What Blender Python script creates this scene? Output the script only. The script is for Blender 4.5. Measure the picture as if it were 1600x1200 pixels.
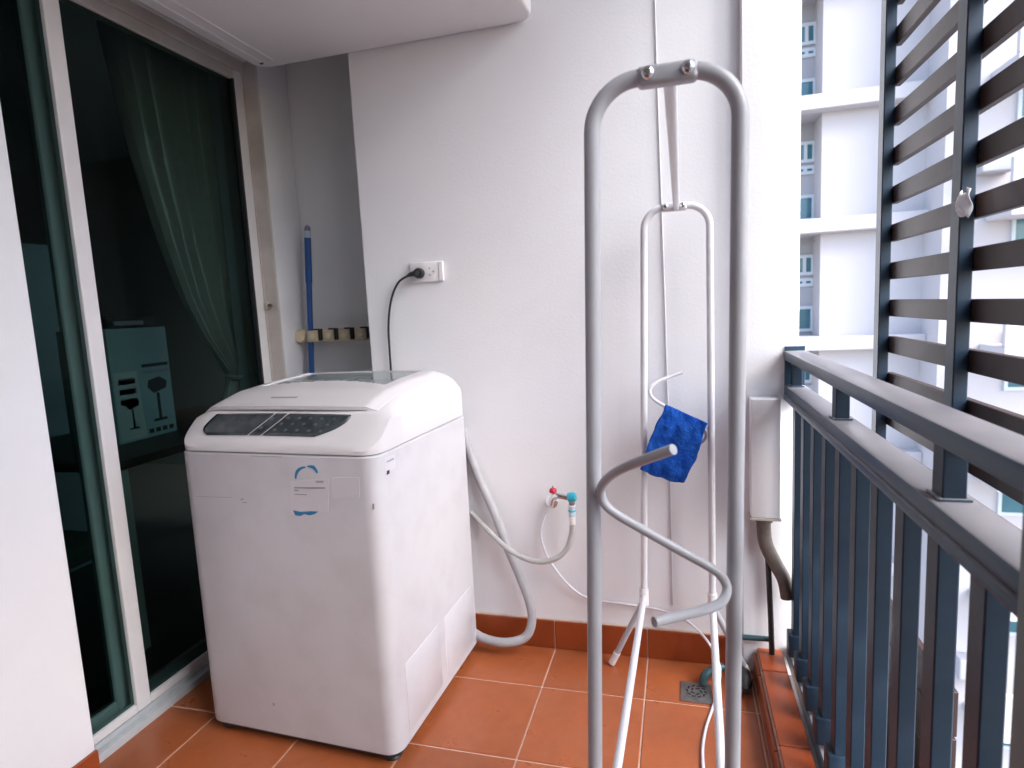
import bpy, bmesh, math, random
from mathutils import Vector, Matrix, noise
random.seed(7)
S = bpy.context.scene
for o in list(bpy.data.objects): bpy.data.objects.remove(o)
COL = S.collection

# ---------------------------------------------------------------- camera (solved from the photo's vanishing points)
F = 946.0; CAMH = 1.2
dY = Vector((260, -130, F)).normalized()
dX = Vector((3414, -53, -F)); dX = (dX - dX.dot(dY)*dY).normalized()
dZ = dX.cross(dY)
if dZ.y > 0: dZ = -dZ
C0 = Vector((0, 0, CAMH))
cam = bpy.data.cameras.new('camera'); cam.sensor_width = 36; cam.lens = 36*F/1600; cam.clip_start = .02; cam.clip_end = 500
cam.dof.use_dof = True; cam.dof.focus_distance = 1.45; cam.dof.aperture_fstop = 5.0
co = bpy.data.objects.new('camera', cam); COL.objects.link(co)
# camera axes in world: right, up(-down), back(-forward)
right = Vector((dX.x, dY.x, dZ.x)); down = Vector((dX.y, dY.y, dZ.y)); fwd = Vector((dX.z, dY.z, dZ.z))
M = Matrix((( right.x, -down.x, -fwd.x, 0), (right.y, -down.y, -fwd.y, 0), (right.z, -down.z, -fwd.z, 0), (0, 0, 0, 1)))
M.translation = C0
co.matrix_world = M
S.camera = co
S.render.resolution_x = 1024; S.render.resolution_y = 768
# ---------------------------------------------------------------- sky, sun, exposure
SUN_EL, SUN_AZ = math.radians(43), math.radians(114)     # azimuth measured from +Y towards +X; thin cloud, soft sun
W = bpy.data.worlds.new('World'); S.world = W; W.use_nodes = True
nt = W.node_tree; bg = nt.nodes['Background']
sky = nt.nodes.new('ShaderNodeTexSky'); sky.sky_type = 'NISHITA'; sky.sun_disc = False
sky.sun_elevation = SUN_EL; sky.sun_rotation = SUN_AZ
sky.dust_density = 2.0; sky.air_density = .8; sky.ozone_density = 1.0
nt.links.new(sky.outputs[0], bg.inputs[0]); bg.inputs[1].default_value = 0.15
sd = bpy.data.lights.new('sun', 'SUN'); sd.energy = 1.5; sd.angle = math.radians(40); sd.color = (.92, .96, 1)
so = bpy.data.objects.new('sun', sd); COL.objects.link(so)
sv = Vector((math.sin(SUN_AZ)*math.cos(SUN_EL), math.cos(SUN_AZ)*math.cos(SUN_EL), math.sin(SUN_EL)))
so.rotation_euler = sv.to_track_quat('Z', 'Y').to_euler()
S.view_settings.view_transform = 'Standard'; S.view_settings.look = 'None'; S.view_settings.gamma = 1
S.view_settings.exposure = 2.44

# ---------------------------------------------------------------- pixel -> point on a known plane of the place
def ray(x, y):
    c = Vector((x-800, y-600, F)); return Vector((dX.dot(c), dY.dot(c), dZ.dot(c)))
def onx(x, y, X): r = ray(x, y); return C0 + r*(X/r.x)
def ony(x, y, Y): r = ray(x, y); return C0 + r*(Y/r.y)
def onz(x, y, Z): r = ray(x, y); return C0 + r*((Z-CAMH)/r.z)

# ---------------------------------------------------------------- materials
MATS = {}
def mat(name, c1, rough=.5, metal=0, c2=None, scale=6, bump=0, bscale=60, rvar=0, spec=.5, rand=0, coat=0, detail=4, c3=None, s3=1.3, streak=None):
    if name in MATS: return MATS[name]
    m = bpy.data.materials.new(name); m.use_nodes = True; t = m.node_tree; n = t.nodes; l = t.links
    b = n['Principled BSDF']; b.inputs['Roughness'].default_value = rough; b.inputs['Metallic'].default_value = metal
    b.inputs['Specular IOR Level'].default_value = spec; b.inputs['Coat Weight'].default_value = coat
    tc = n.new('ShaderNodeTexCoord')
    mp = n.new('ShaderNodeMapping'); l.new(tc.outputs['Object'], mp.inputs['Vector'])
    if streak: mp.inputs['Scale'].default_value = streak
    col = None
    if c2 is not None:
        z = n.new('ShaderNodeTexNoise'); z.inputs['Scale'].default_value = scale; z.inputs['Detail'].default_value = detail; z.inputs['Roughness'].default_value = .6
        l.new(mp.outputs[0], z.inputs['Vector'])
        r = n.new('ShaderNodeValToRGB'); r.color_ramp.elements[0].position = .25; r.color_ramp.elements[1].position = .8; r.color_ramp.interpolation = 'EASE'
        r.color_ramp.elements[0].color = (*c1, 1); r.color_ramp.elements[1].color = (*c2, 1)
        l.new(z.outputs['Fac'], r.inputs['Fac']); col = r.outputs['Color']
        if rvar:
            mr = n.new('ShaderNodeMapRange'); mr.inputs['To Min'].default_value = rough-rvar; mr.inputs['To Max'].default_value = rough+rvar
            l.new(z.outputs['Fac'], mr.inputs['Value']); l.new(mr.outputs[0], b.inputs['Roughness'])
        if c3 is not None:                                 # sparse stains
            z2 = n.new('ShaderNodeTexNoise'); z2.inputs['Scale'].default_value = s3; z2.inputs['Detail'].default_value = 6; z2.inputs['Roughness'].default_value = .55
            l.new(tc.outputs['Object'], z2.inputs['Vector'])
            r2 = n.new('ShaderNodeValToRGB'); r2.color_ramp.elements[0].position = .45; r2.color_ramp.elements[1].position = .95
            l.new(z2.outputs['Fac'], r2.inputs['Fac'])
            mx = n.new('ShaderNodeMix'); mx.data_type = 'RGBA'; l.new(r2.outputs['Color'], mx.inputs[0]); l.new(col, mx.inputs[6]); mx.inputs[7].default_value = (*c3, 1)
            col = mx.outputs[2]
    if rand:
        oi = n.new('ShaderNodeObjectInfo'); hs = n.new('ShaderNodeHueSaturation')
        mr = n.new('ShaderNodeMapRange'); mr.inputs['To Min'].default_value = 1-rand; mr.inputs['To Max'].default_value = 1+rand
        l.new(oi.outputs['Random'], mr.inputs['Value']); l.new(mr.outputs[0], hs.inputs['Value'])
        if col: l.new(col, hs.inputs['Color'])
        else: hs.inputs['Color'].default_value = (*c1, 1)
        col = hs.outputs['Color']
    if col: l.new(col, b.inputs['Base Color'])
    else: b.inputs['Base Color'].default_value = (*c1, 1)
    if bump:
        zb = n.new('ShaderNodeTexNoise'); zb.inputs['Scale'].default_value = bscale; zb.inputs['Detail'].default_value = 5
        l.new(tc.outputs['Object'], zb.inputs['Vector'])
        bp = n.new('ShaderNodeBump'); bp.inputs['Strength'].default_value = bump; bp.inputs['Distance'].default_value = .004
        l.new(zb.outputs['Fac'], bp.inputs['Height']); l.new(bp.outputs[0], b.inputs['Normal'])
    MATS[name] = m; return m
def glassmat(name, tint, fac, rough=0.0):
    m = bpy.data.materials.new(name); m.use_nodes = True; t = m.node_tree; n = t.nodes; l = t.links
    n.remove(n['Principled BSDF']); out = n['Material Output']
    tr = n.new('ShaderNodeBsdfTransparent'); tr.inputs[0].default_value = (*tint, 1)
    gl = n.new('ShaderNodeBsdfGlossy'); gl.inputs['Roughness'].default_value = rough; gl.inputs[0].default_value = (.9, .97, 1, 1)
    fr = n.new('ShaderNodeFresnel'); fr.inputs['IOR'].default_value = fac
    mx = n.new('ShaderNodeMixShader'); l.new(fr.outputs[0], mx.inputs[0]); l.new(tr.outputs[0], mx.inputs[1]); l.new(gl.outputs[0], mx.inputs[2])
    l.new(mx.outputs[0], out.inputs[0]); MATS[name] = m; return m

m_wall = mat('painted_plaster', (.815, .81, .835), .75, c2=(.79, .785, .81), scale=2.2, bump=.12, bscale=110, c3=(.755, .745, .77), s3=1.6)
m_ceil = mat('ceiling_paint', (.78, .76, .77), .8, c2=(.74, .72, .73), scale=3, bump=.08)
m_recess = mat('recess_paint', (.84, .85, .87), .75, c2=(.81, .82, .84), scale=2.5, bump=.12, bscale=110, c3=(.77, .78, .80), s3=2)
m_tile = mat('terracotta_glaze', (.38, .104, .036), .3, c2=(.31, .08, .027), scale=9, bump=.1, bscale=30, rvar=.1, rand=.10, c3=(.41, .135, .06), s3=7)
m_skirt = mat('terracotta_skirting', (.31, .062, .017), .3, c2=(.25, .048, .013), scale=7, bump=.08, bscale=30, rvar=.08, rand=.08)
m_grout = mat('grout', (.66, .50, .41), .9, c2=(.52, .37, .29), scale=12)
m_concrete = mat('concrete_edge', (.10, .09, .09), .9, c2=(.06, .05, .05), scale=9, bump=.3, bscale=40)
m_enamel = mat('washer_enamel', (.560, .548, .578), .30, c2=(.548, .534, .562), scale=1.1, detail=1, c3=(.47, .452, .468), s3=9)
m_plasticw = mat('washer_top_plastic', (.61, .578, .588), .33, c2=(.595, .560, .568), scale=1.5, detail=1)
m_seam = mat('dark_seam', (.05, .045, .045), .8)
m_seamg = mat('grey_seam', (.32, .30, .30), .8)
m_black = mat('black_plastic', (.012, .012, .013), .4, c2=(.02, .02, .02), scale=30)
m_panel = mat('smoked_panel', (.020, .027, .032), .14, c2=(.060, .070, .076), scale=30, rvar=.07, detail=7)
m_lens = mat('display_lens', (.008, .01, .011), .06)
m_alu = mat('white_aluminium', (.72, .70, .71), .42, c2=(.67, .65, .66), scale=5, rvar=.06)
m_alud = mat('aged_aluminium', (.60, .55, .52), .5, c2=(.50, .45, .41), scale=7, c3=(.36, .30, .25), s3=5)
m_alus = mat('sill_aluminium', (.50, .52, .54), .4, c2=(.42, .44, .46), scale=9)
m_rubber = mat('dark_gasket', (.01, .011, .013), .6)
m_rack = mat('grey_powder_coat', (.43, .43, .46), .34, c2=(.40, .40, .43), scale=14, rvar=.06, bump=.03, bscale=300)
m_rack_lit = mat('lit_powder_coat', (.70, .69, .72), .33, c2=(.66, .65, .68), scale=14, rvar=.05)  # the rack's coat again, paler: brightness from the sky put into its colour
m_cap = mat('clear_white_plastic', (.76, .73, .73), .35)
m_chrome = mat('chrome', (.75, .75, .76), .12, metal=1)
m_steel = mat('dull_steel', (.33, .33, .33), .38, metal=.85, c2=(.2, .2, .2), scale=22, rvar=.1)
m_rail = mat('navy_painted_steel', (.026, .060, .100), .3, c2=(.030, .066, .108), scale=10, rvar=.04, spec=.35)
m_bar = mat('navy_bar_paint', (.009, .020, .036), .42, c2=(.012, .025, .043), scale=9, rvar=.08, spec=.3, bump=.05, bscale=140, c3=(.022, .04, .062), s3=10)
def dust_glare_top(m, dust_glare):  # up-facing sides go pale: part dust, part sky reflection painted in
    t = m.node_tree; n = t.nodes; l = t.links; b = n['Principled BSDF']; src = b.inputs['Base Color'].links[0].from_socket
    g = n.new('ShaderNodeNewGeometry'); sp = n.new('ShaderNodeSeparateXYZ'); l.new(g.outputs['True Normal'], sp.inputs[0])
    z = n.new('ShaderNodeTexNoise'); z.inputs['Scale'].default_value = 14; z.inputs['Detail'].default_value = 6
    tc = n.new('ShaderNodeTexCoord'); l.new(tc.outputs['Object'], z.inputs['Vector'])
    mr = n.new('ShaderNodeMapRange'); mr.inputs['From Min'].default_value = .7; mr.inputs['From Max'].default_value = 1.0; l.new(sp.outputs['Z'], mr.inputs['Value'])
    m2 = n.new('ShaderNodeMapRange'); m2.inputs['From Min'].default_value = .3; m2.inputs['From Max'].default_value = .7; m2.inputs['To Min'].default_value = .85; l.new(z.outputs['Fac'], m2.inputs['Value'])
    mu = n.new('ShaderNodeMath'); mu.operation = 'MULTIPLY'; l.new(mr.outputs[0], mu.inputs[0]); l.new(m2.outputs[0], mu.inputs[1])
    mx = n.new('ShaderNodeMix'); mx.data_type = 'RGBA'; l.new(mu.outputs[0], mx.inputs[0]); l.new(src, mx.inputs[6]); mx.inputs[7].default_value = (*dust_glare, 1); l.new(mx.outputs[2], b.inputs['Base Color'])
dust_glare_top(m_rail, (.36, .335, .35))
m_slat = mat('brown_slat_paint', (.038, .021, .017), .5, c2=(.030, .017, .014), scale=4, bump=.05, bscale=80, rvar=.08, rand=.12, spec=.3)
m_greypost = mat('grey_green_paint', (.125, .16, .16), .6, c2=(.11, .142, .142), scale=8)
m_blue = mat('blue_handle_plastic', (.015, .085, .30), .38, c2=(.02, .10, .34), scale=12)
m_bluew = mat('pale_blue_plastic', (.50, .62, .70), .4)
m_terry = mat('blue_microfibre', (.008, .055, .33), .95, c2=(.022, .125, .52), scale=24, bump=.8, bscale=260, spec=.1)
m_beige = mat('beige_plastic', (.74, .63, .45), .5, c2=(.69, .58, .40), scale=18)
m_hose = mat('grey_hose', (.40, .395, .415), .45, c2=(.36, .355, .375), scale=25)
m_hosew = mat('white_grey_hose', (.44, .425, .425), .4, c2=(.40, .39, .385), scale=25)
m_clear = mat('cloudy_clear_tube', (.74, .74, .80), .25, c2=(.68, .68, .74), scale=20)
m_red = mat('red_knob', (.45, .01, .035), .35)
m_cyan = mat('cyan_coupling', (.03, .33, .46), .35, c2=(.05, .42, .55), scale=30)
m_switch = mat('white_faceplate', (.80, .775, .785), .35)
m_brownpipe = mat('weathered_pvc', (.15, .12, .10), .6, c2=(.085, .065, .055), scale=18, bump=.2)
m_teal = mat('teal_pipe', (.03, .075, .088), .4, c2=(.04, .09, .105), scale=20)
m_curtain = mat('olive_curtain', (.64, .57, .54), .30, c2=(.57, .50, .475), scale=40, spec=.9, bump=.08, bscale=300)
m_card = mat('printed_carton', (.30, .42, .46), .6, c2=(.27, .39, .43), scale=8)
m_ink = mat('black_print', (.015, .018, .02), .6)
m_inkg = mat('grey_print', (.30, .30, .34), .6)
m_inkw = mat('white_print', (.46, .50, .52), .6)
m_inkb = mat('blue_print', (.015, .16, .34), .5, c2=(.02, .21, .42), scale=60)
m_paper = mat('sticker_paper', (.585, .562, .592), .4, c2=(.575, .55, .58), scale=20)
m_wood = mat('dark_wood', (.05, .032, .022), .45, c2=(.035, .022, .015), scale=3, streak=(1, 12, 1))
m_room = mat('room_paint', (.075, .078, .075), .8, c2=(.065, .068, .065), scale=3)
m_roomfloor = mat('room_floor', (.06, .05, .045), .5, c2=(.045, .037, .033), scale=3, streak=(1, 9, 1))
m_cab = mat('pale_cabinet', (.22, .27, .30), .5, c2=(.20, .25, .28), scale=5)
m_fab = mat('green_grey_fabric', (.16, .22, .20), .9, c2=(.13, .19, .17), scale=30)
m_tablel = mat('pale_table_leg', (.40, .42, .40), .45)
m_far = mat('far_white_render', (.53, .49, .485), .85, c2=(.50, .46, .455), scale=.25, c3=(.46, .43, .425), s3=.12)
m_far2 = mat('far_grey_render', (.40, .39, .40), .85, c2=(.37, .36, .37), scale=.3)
m_farframe = mat('far_window_frame', (.55, .58, .60), .5)
m_farglass = mat('far_glass', (.035, .13, .16), .12, c2=(.08, .19, .22), scale=1.2)
m_fargray = mat('far_machine_grey', (.36, .38, .42), .6)
m_ground = mat('ground_concrete', (.30, .29, .28), .9, c2=(.24, .23, .22), scale=.1, c3=(.16, .16, .16), s3=.04)
m_white = mat('white_tape', (.75, .72, .74), .7, c2=(.68, .65, .68), scale=40, bump=.4, bscale=90)
g_door = glassmat('tinted_door_glass', (.53, .625, .61), 1.13)
g_lid = glassmat('lid_window_glass', (.42, .48, .50), 1.5, .03)

# ---------------------------------------------------------------- mesh helpers (world coordinates, origin set per thing)
class MB:
    def __init__(s): s.bm = bmesh.new()
    def box(s, x0, x1, y0, y1, z0, z1, bev=0, seg=2, mtx=None):
        b = bmesh.new(); bmesh.ops.create_cube(b, size=1)
        for v in b.verts: v.co = Vector((x0+(v.co.x+.5)*(x1-x0), y0+(v.co.y+.5)*(y1-y0), z0+(v.co.z+.5)*(z1-z0)))
        if bev: bmesh.ops.bevel(b, geom=b.edges[:], offset=bev, segments=seg, affect='EDGES', profile=.5)
        if mtx: b.transform(mtx)
        s._merge(b); return s
    def _merge(s, b):
        me = bpy.data.meshes.new('tmp'); b.to_mesh(me); b.free(); s.bm.from_mesh(me); bpy.data.meshes.remove(me)
    def tube(s, pts, r, n=14, cap=True, sx=None):
        pts = [Vector(p) for p in pts]; N = len(pts)
        rr = r if isinstance(r, (list, tuple)) else [r]*N
        tan = [(pts[min(i+1, N-1)]-pts[max(i-1, 0)]).normalized() for i in range(N)]
        up = Vector((0, 0, 1)) if abs(tan[0].z) < .9 else Vector((0, 1, 0))
        a = tan[0].cross(up).normalized(); rings = []
        for i in range(N):
            a = (a - tan[i]*a.dot(tan[i])).normalized(); b = tan[i].cross(a)
            rings.append([s.bm.verts.new(pts[i]+(a*math.cos(2*math.pi*k/n)+b*math.sin(2*math.pi*k/n))*rr[i]) for k in range(n)])
        for i in range(N-1):
            for k in range(n):
                s.bm.faces.new((rings[i][k], rings[i][(k+1) % n], rings[i+1][(k+1) % n], rings[i+1][k]))
        if cap: s.bm.faces.new(rings[0][::-1]); s.bm.faces.new(rings[-1])
        return s
    def poly(s, pts, thick):                       # flat polygon extruded along vector thick
        pts = [Vector(p) for p in pts]; t = Vector(thick); n = len(pts)
        a = [s.bm.verts.new(p) for p in pts]; b = [s.bm.verts.new(p+t) for p in pts]
        s.bm.faces.new(a); s.bm.faces.new(b[::-1])
        for i in range(n): s.bm.faces.new((a[i], b[i], b[(i+1) % n], a[(i+1) % n]))
        return s
    def grid(s, fn, nu, nv):
        g = [[s.bm.verts.new(fn(u/nu, v/nv)) for v in range(nv+1)] for u in range(nu+1)]
        for u in range(nu):
            for v in range(nv): s.bm.faces.new((g[u][v], g[u+1][v], g[u+1][v+1], g[u][v+1]))
        return g
    def lathe(s, prof, base, axis, n=20):          # prof: (radius, height along axis)
        ax = Vector(axis).normalized(); u = ax.orthogonal().normalized(); w = ax.cross(u); rings = []
        for r, h in prof: rings.append([s.bm.verts.new(Vector(base)+ax*h+(u*math.cos(2*math.pi*k/n)+w*math.sin(2*math.pi*k/n))*max(r, 1e-4)) for k in range(n)])
        for i in range(len(rings)-1):
            for k in range(n): s.bm.faces.new((rings[i][k], rings[i][(k+1) % n], rings[i+1][(k+1) % n], rings[i+1][k]))
        s.bm.faces.new(rings[0][::-1]); s.bm.faces.new(rings[-1]); return s
    def mesh(s, name, m, off=Vector((0, 0, 0)), smooth=False):
        bmesh.ops.recalc_face_normals(s.bm, faces=s.bm.faces[:])
        if off.length: bmesh.ops.translate(s.bm, verts=s.bm.verts[:], vec=-off)
        me = bpy.data.meshes.new(name); s.bm.to_mesh(me); s.bm.free(); me.materials.append(m)
        if smooth:
            me.polygons.foreach_set('use_smooth', [True]*len(me.polygons))
            me.set_sharp_from_angle(angle=math.radians(42))
        return me
    def build(s, name, m, parent=None, smooth=True, local=False):
        off = Vector((0, 0, 0))
        if not local:
            p = parent
            while p: off = off + p.location; p = p.parent
        o = bpy.data.objects.new(name, s.mesh(name, m, off, smooth)); COL.objects.link(o)
        if parent: o.parent = parent
        return o
def tag(o, label, cat, group=None, kind=None):
    if label: o['label'] = label
    if cat: o['category'] = cat
    if group: o['group'] = group
    if kind: o['kind'] = kind
    return o
def thing(name, label, cat, loc=(0, 0, 0), group=None, kind=None):
    o = bpy.data.objects.new(name, None); o.empty_display_size = .1; COL.objects.link(o); o.location = loc
    return tag(o, label, cat, group, kind)
def smooth_path(pts, k=8):
    p = [Vector(q) for q in pts]; out = []
    for i in range(len(p)-1):
        p0, p1, p2, p3 = p[max(i-1, 0)], p[i], p[i+1], p[min(i+2, len(p)-1)]
        for j in range(k):
            t = j/k; out.append(.5*((2*p1)+(p2-p0)*t+(2*p0-5*p1+4*p2-p3)*t*t+(3*p1-p0-3*p2+p3)*t**3))
    out.append(p[-1]); return out
def rounded(pts, r, k=7):
    p = [Vector(q) for q in pts]; out = [p[0]]
    for i in range(1, len(p)-1):
        a, b, c = p[i-1], p[i], p[i+1]; rr = r if not isinstance(r, (list, tuple)) else r[i-1]
        d1 = (a-b).normalized(); d2 = (c-b).normalized(); ang = d1.angle(d2); d = min(rr/math.tan(ang/2), (a-b).length*.49, (c-b).length*.49)
        s0, s1 = b+d1*d, b+d2*d
        rad = d*math.tan(ang/2); cen = b+(d1+d2).normalized()*(rad/math.sin(ang/2))
        u = s0-cen; v = s1-cen; tot = u.angle(v)
        for j in range(k+1):
            t = j/k; out.append(cen+(u*math.sin((1-t)*tot)+v*math.sin(t*tot))/math.sin(tot))
    out.append(p[-1]); return out
D = 1.98                                            # back wall plane

# ================================================================= GROUND AND FAR BUILDING
tag(MB().box(-150, 150, -150, 150, -22.3, -22).build('ground', m_ground, smooth=False), None, None, kind='structure')

FY = 17.0
fb = thing('apartment_building', 'far white apartment block with recessed windows seen past the balcony screen', 'building', (10, FY, -22))
xr = ony(1283, 300, FY).x                           # right side of the window bay
xs = ony(1438, 500, FY).x                           # step to the wing
st = 2.895; z0 = ony(1300, 364, FY).z               # underside of a ledge
# wall slabs: facade right of the bay, bay back wall, left pier, wing
MB().box(xr, 24, FY, FY+9, -22, 24).build('wall', m_far, fb, False)
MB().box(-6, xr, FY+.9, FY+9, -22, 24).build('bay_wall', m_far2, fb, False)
MB().box(-6, 1.2, FY, FY+.9, -22, 24).build('pier', m_far, fb, False)
xw = xs
MB().box(xw, 24, FY-1.1, FY-.001, -22, 24).build('wing_wall', m_far, fb, False)
for k in range(-6, 6):
    zz = z0+k*st
    MB().box(1.2, xw-.002, FY-.42, FY-.001, zz, zz+.34, .02).build('ledge', m_far, fb, False)
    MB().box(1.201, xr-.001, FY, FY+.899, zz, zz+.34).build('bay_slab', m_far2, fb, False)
    # balconies on the wing
    bx0 = ony(1530, 540, FY-1.1).x
    b = MB().box(bx0, bx0+3.2, FY-2.2, FY-1.101, zz-.1, zz+.12, .02).build('balcony_slab', m_far, fb, False)
    MB().box(bx0, bx0+3.2, FY-2.2, FY-2.08, zz+.121, zz+1.05, .02).build('parapet', m_far, b, False)
    # windows in the bay
    def window(x0, x1, za, zb, y, panes):
        f = MB()
        f.box(x0, x0+.07, y-.06, y, za, zb); f.box(x1-.07, x1, y-.06, y, za, zb)
        f.box(x0+.07, x1-.07, y-.06, y, za, za+.08); f.box(x0+.07, x1-.07, y-.06, y, zb-.08, zb)
        cx = (x0+x1)/2
        for q in range(1, panes): f.box(x0+(x1-x0)*q/panes-.04, x0+(x1-x0)*q/panes+.04, y-.06, y, za+.08, zb-.08)
        w = f.build('window', m_farframe, fb, False)
        for q in range(panes):
            a = x0+(x1-x0)*q/panes+.05; c = x0+(x1-x0)*(q+1)/panes-.05
            MB().box(a, c, y-.03, y-.002, za+.08, zb-.08).build('pane', m_farglass, w, False)
    yb = FY+.9; s = yb/FY
    xa = ony(1243, 250, yb).x; xb2 = ony(1273, 250, yb).x
    window(xa, xb2, zz+1.58+.34, zz+2.2+.25, yb, 2)
    window(xa, xb2, zz+1.28+.34, zz+1.5+.34, yb, 2)
    window(xa, xb2, zz+.42, zz+1.1, yb, 1)
    # tall windows on the wing, behind the screen
    wx = ony(1566, 620, FY-1.1).x
    window(wx, wx+1.5, zz+.95-1.9, zz+2.3-1.9, FY-1.101, 2)
    # a wall air conditioner outside
    if k % 2 == 0:
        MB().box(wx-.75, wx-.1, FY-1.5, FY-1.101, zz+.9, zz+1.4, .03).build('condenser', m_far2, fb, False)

# ================================================================= BALCONY SHELL
fl = tag(MB().box(-1.7, .3, -1.7, 2.5, -.25, -.0025).build('balcony_floor', m_grout, smooth=False), None, None, kind='structure')
TS = .3205; gx0 = -.438; gy0 = 1.747; G = .004
def tile(name, x0, x1, y0, y1, z0, z1, m, parent, cache={}):
    key = (name, round(x1-x0, 4), round(y1-y0, 4), round(z1-z0, 4))
    if key not in cache:
        cache[key] = MB().box(-(x1-x0)/2, (x1-x0)/2, -(y1-y0)/2, (y1-y0)/2, -(z1-z0)/2, (z1-z0)/2, .0022, 1).mesh(name, m)
    o = bpy.data.objects.new(name, cache[key]); COL.objects.link(o); o.parent = parent
    pl = Vector((0, 0, 0)); p = parent
    while p: pl = pl+p.location; p = p.parent
    o.location = Vector(((x0+x1)/2, (y0+y1)/2, (z0+z1)/2+random.uniform(-.0004, .0004)))-pl
    return o
KX = .214                                           # inner face of the kerb
xsg = [-1.6]+[gx0+TS*k for k in range(-3, 3)]+[KX]
ysg = [gy0+TS*k for k in range(-10, 1)]+[D]
for i in range(len(xsg)-1):
    if xsg[i+1]-xsg[i] < .01: continue
    for j in range(len(ysg)-1):
        tile('tile', xsg[i]+G/2, xsg[i+1]-G/2, ysg[j]+G/2, ysg[j+1]-G/2, -.008, 0, m_tile, fl)
for i in range(0, 3): tile('tile', max(xsg[i], -1.6)+G/2, min(xsg[i+1], -1.08)-G/2, D+G/2, 2.318-G/2, -.008, 0, m_tile, fl)

# back wall with the pilaster at its outer end, tiled skirting
bw = thing('back_wall', 'white plaster end wall of the balcony with a terracotta skirting', 'wall', (-.4, D, 0))
b = MB().box(-1.08, .335, D, 2.55, -.012, 2.6, .004, 1)
b.build('plaster_face', m_wall, bw, False)
MB().box(.182, .342, D-.03, D-.0005, .0, 2.6, .004, 1).build('pilaster', m_wall, bw, False)
for a, c in ((gx0-TS, gx0), (gx0, gx0+TS), (gx0+TS, .2)):
    tile('skirting_tile', a+.0015, c-.0015, D-.0125, D-.0005, 0, .104, m_skirt, bw)
MB().box(-1.08, .2, D-.009, D-.0004, .0, .1065).build('skirting_grout', m_grout, bw, False)
# recess wall behind the mop
rw = tag(MB().box(-1.78, -1.0, 2.32, 2.55, -.012, 2.6).build('recess_wall', m_recess, smooth=False), 'shaded grey wall of the narrow recess behind the blue mop handle', 'wall')
# door wall: far strip, header, near pier
dw = thing('door_wall', 'white wall around the sliding glass door', 'wall', (-1.65, 1.2, 0))
MB().box(-1.78, -1.55, 2.128, 2.3195, -.012, 2.6, .003, 1).build('far_jamb_wall', m_wall, dw, False)
MB().box(-1.78, -1.605, 1.1135, 2.1275, 2.2148, 2.6, .003, 1).build('header_wall', m_wall, dw, False)
MB().box(-1.78, -1.5, -1.7, 1.113, -.012, 2.6, .006, 2).build('near_wall', m_wall, dw, False)
for k in range(8): tile('skirting_tile', -1.4998, -1.489, 1.113-TS*(k+1)+.0015, 1.113-TS*k-.0015, 0, .104, m_skirt, dw)
tag(MB().box(-1.75, .45, -1.85, -1.7, -.25, 2.6).build('rear_wall', m_wall, smooth=False), 'plain white wall closing the balcony behind the viewer', 'wall')
tag(MB().box(-1.75, .46, -1.85, 2.55, 2.6, 2.8).build('balcony_ceiling', m_ceil, smooth=False), None, None, kind='structure')

# kerb along the edge, tiled on its face and top
KH = .088
kb = tag(MB().box(KX+.010, .292, -1.7, D-.031, -.25, KH-.010).build('kerb', m_grout, smooth=False), None, None, kind='structure')
yk = D-.031; k = 0
while yk > -1.6:
    y1 = yk; y0 = yk-(.125 if k == 0 else TS); k += 1
    tile('kerb_face_tile', KX, KX+.0098, y0+.002, y1-.002, 0, KH-.018, m_skirt, kb)
    tile('kerb_top_tile', KX+.012, .298, y0+.002, y1-.002, KH-.0098, KH, m_skirt, kb)
    yk = y0
tag(MB().box(.2921, .47, -1.7, 2.55, -.35, -.02).build('slab_edge', m_concrete, smooth=False), None, None, kind='structure')

# ================================================================= ROOM BEHIND THE DOOR
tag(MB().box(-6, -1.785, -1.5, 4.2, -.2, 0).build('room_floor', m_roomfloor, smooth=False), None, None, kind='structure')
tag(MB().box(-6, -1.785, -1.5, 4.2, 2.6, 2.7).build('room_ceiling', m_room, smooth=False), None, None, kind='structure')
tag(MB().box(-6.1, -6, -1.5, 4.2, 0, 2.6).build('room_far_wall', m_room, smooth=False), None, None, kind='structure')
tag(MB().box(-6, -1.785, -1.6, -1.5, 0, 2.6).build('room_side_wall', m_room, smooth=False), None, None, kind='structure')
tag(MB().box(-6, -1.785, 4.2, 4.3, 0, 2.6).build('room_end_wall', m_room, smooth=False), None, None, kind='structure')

# ---- sliding door
XD = -1.62
dr = thing('sliding_door', 'sliding door of tinted glass in a white aluminium frame', 'door', (-1.66, 1.6, 0))
# fixed outer frame
MB().box(-1.72, -1.603, 2.1115, 2.1275, 0, 2.2145, .002).build('frame_jamb', m_alud, dr, False)
MB().box(-1.72, -1.598, .62, 2.1113, 2.150, 2.2145, .004).build('frame_head', m_alud, dr, False)
MB().box(-1.598, -1.585, 1.12, 2.1150, 2.19, 2.2265, .002).build('head_trim', m_alu, dr, False)
MB().box(-1.603, -1.5485, 2.1155, 2.1277, .0, 2.225, .002).build('jamb_trim', m_alud, dr, False)
MB().box(-1.74, -1.575, 1.1135, 2.1275, -.011, .022, .003).build('sill', m_alus, dr, False)
MB().box(-1.612, -1.600, 1.1135, 2.1245, .0221, .036, .002).build('track', m_alus, dr, False)
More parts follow.
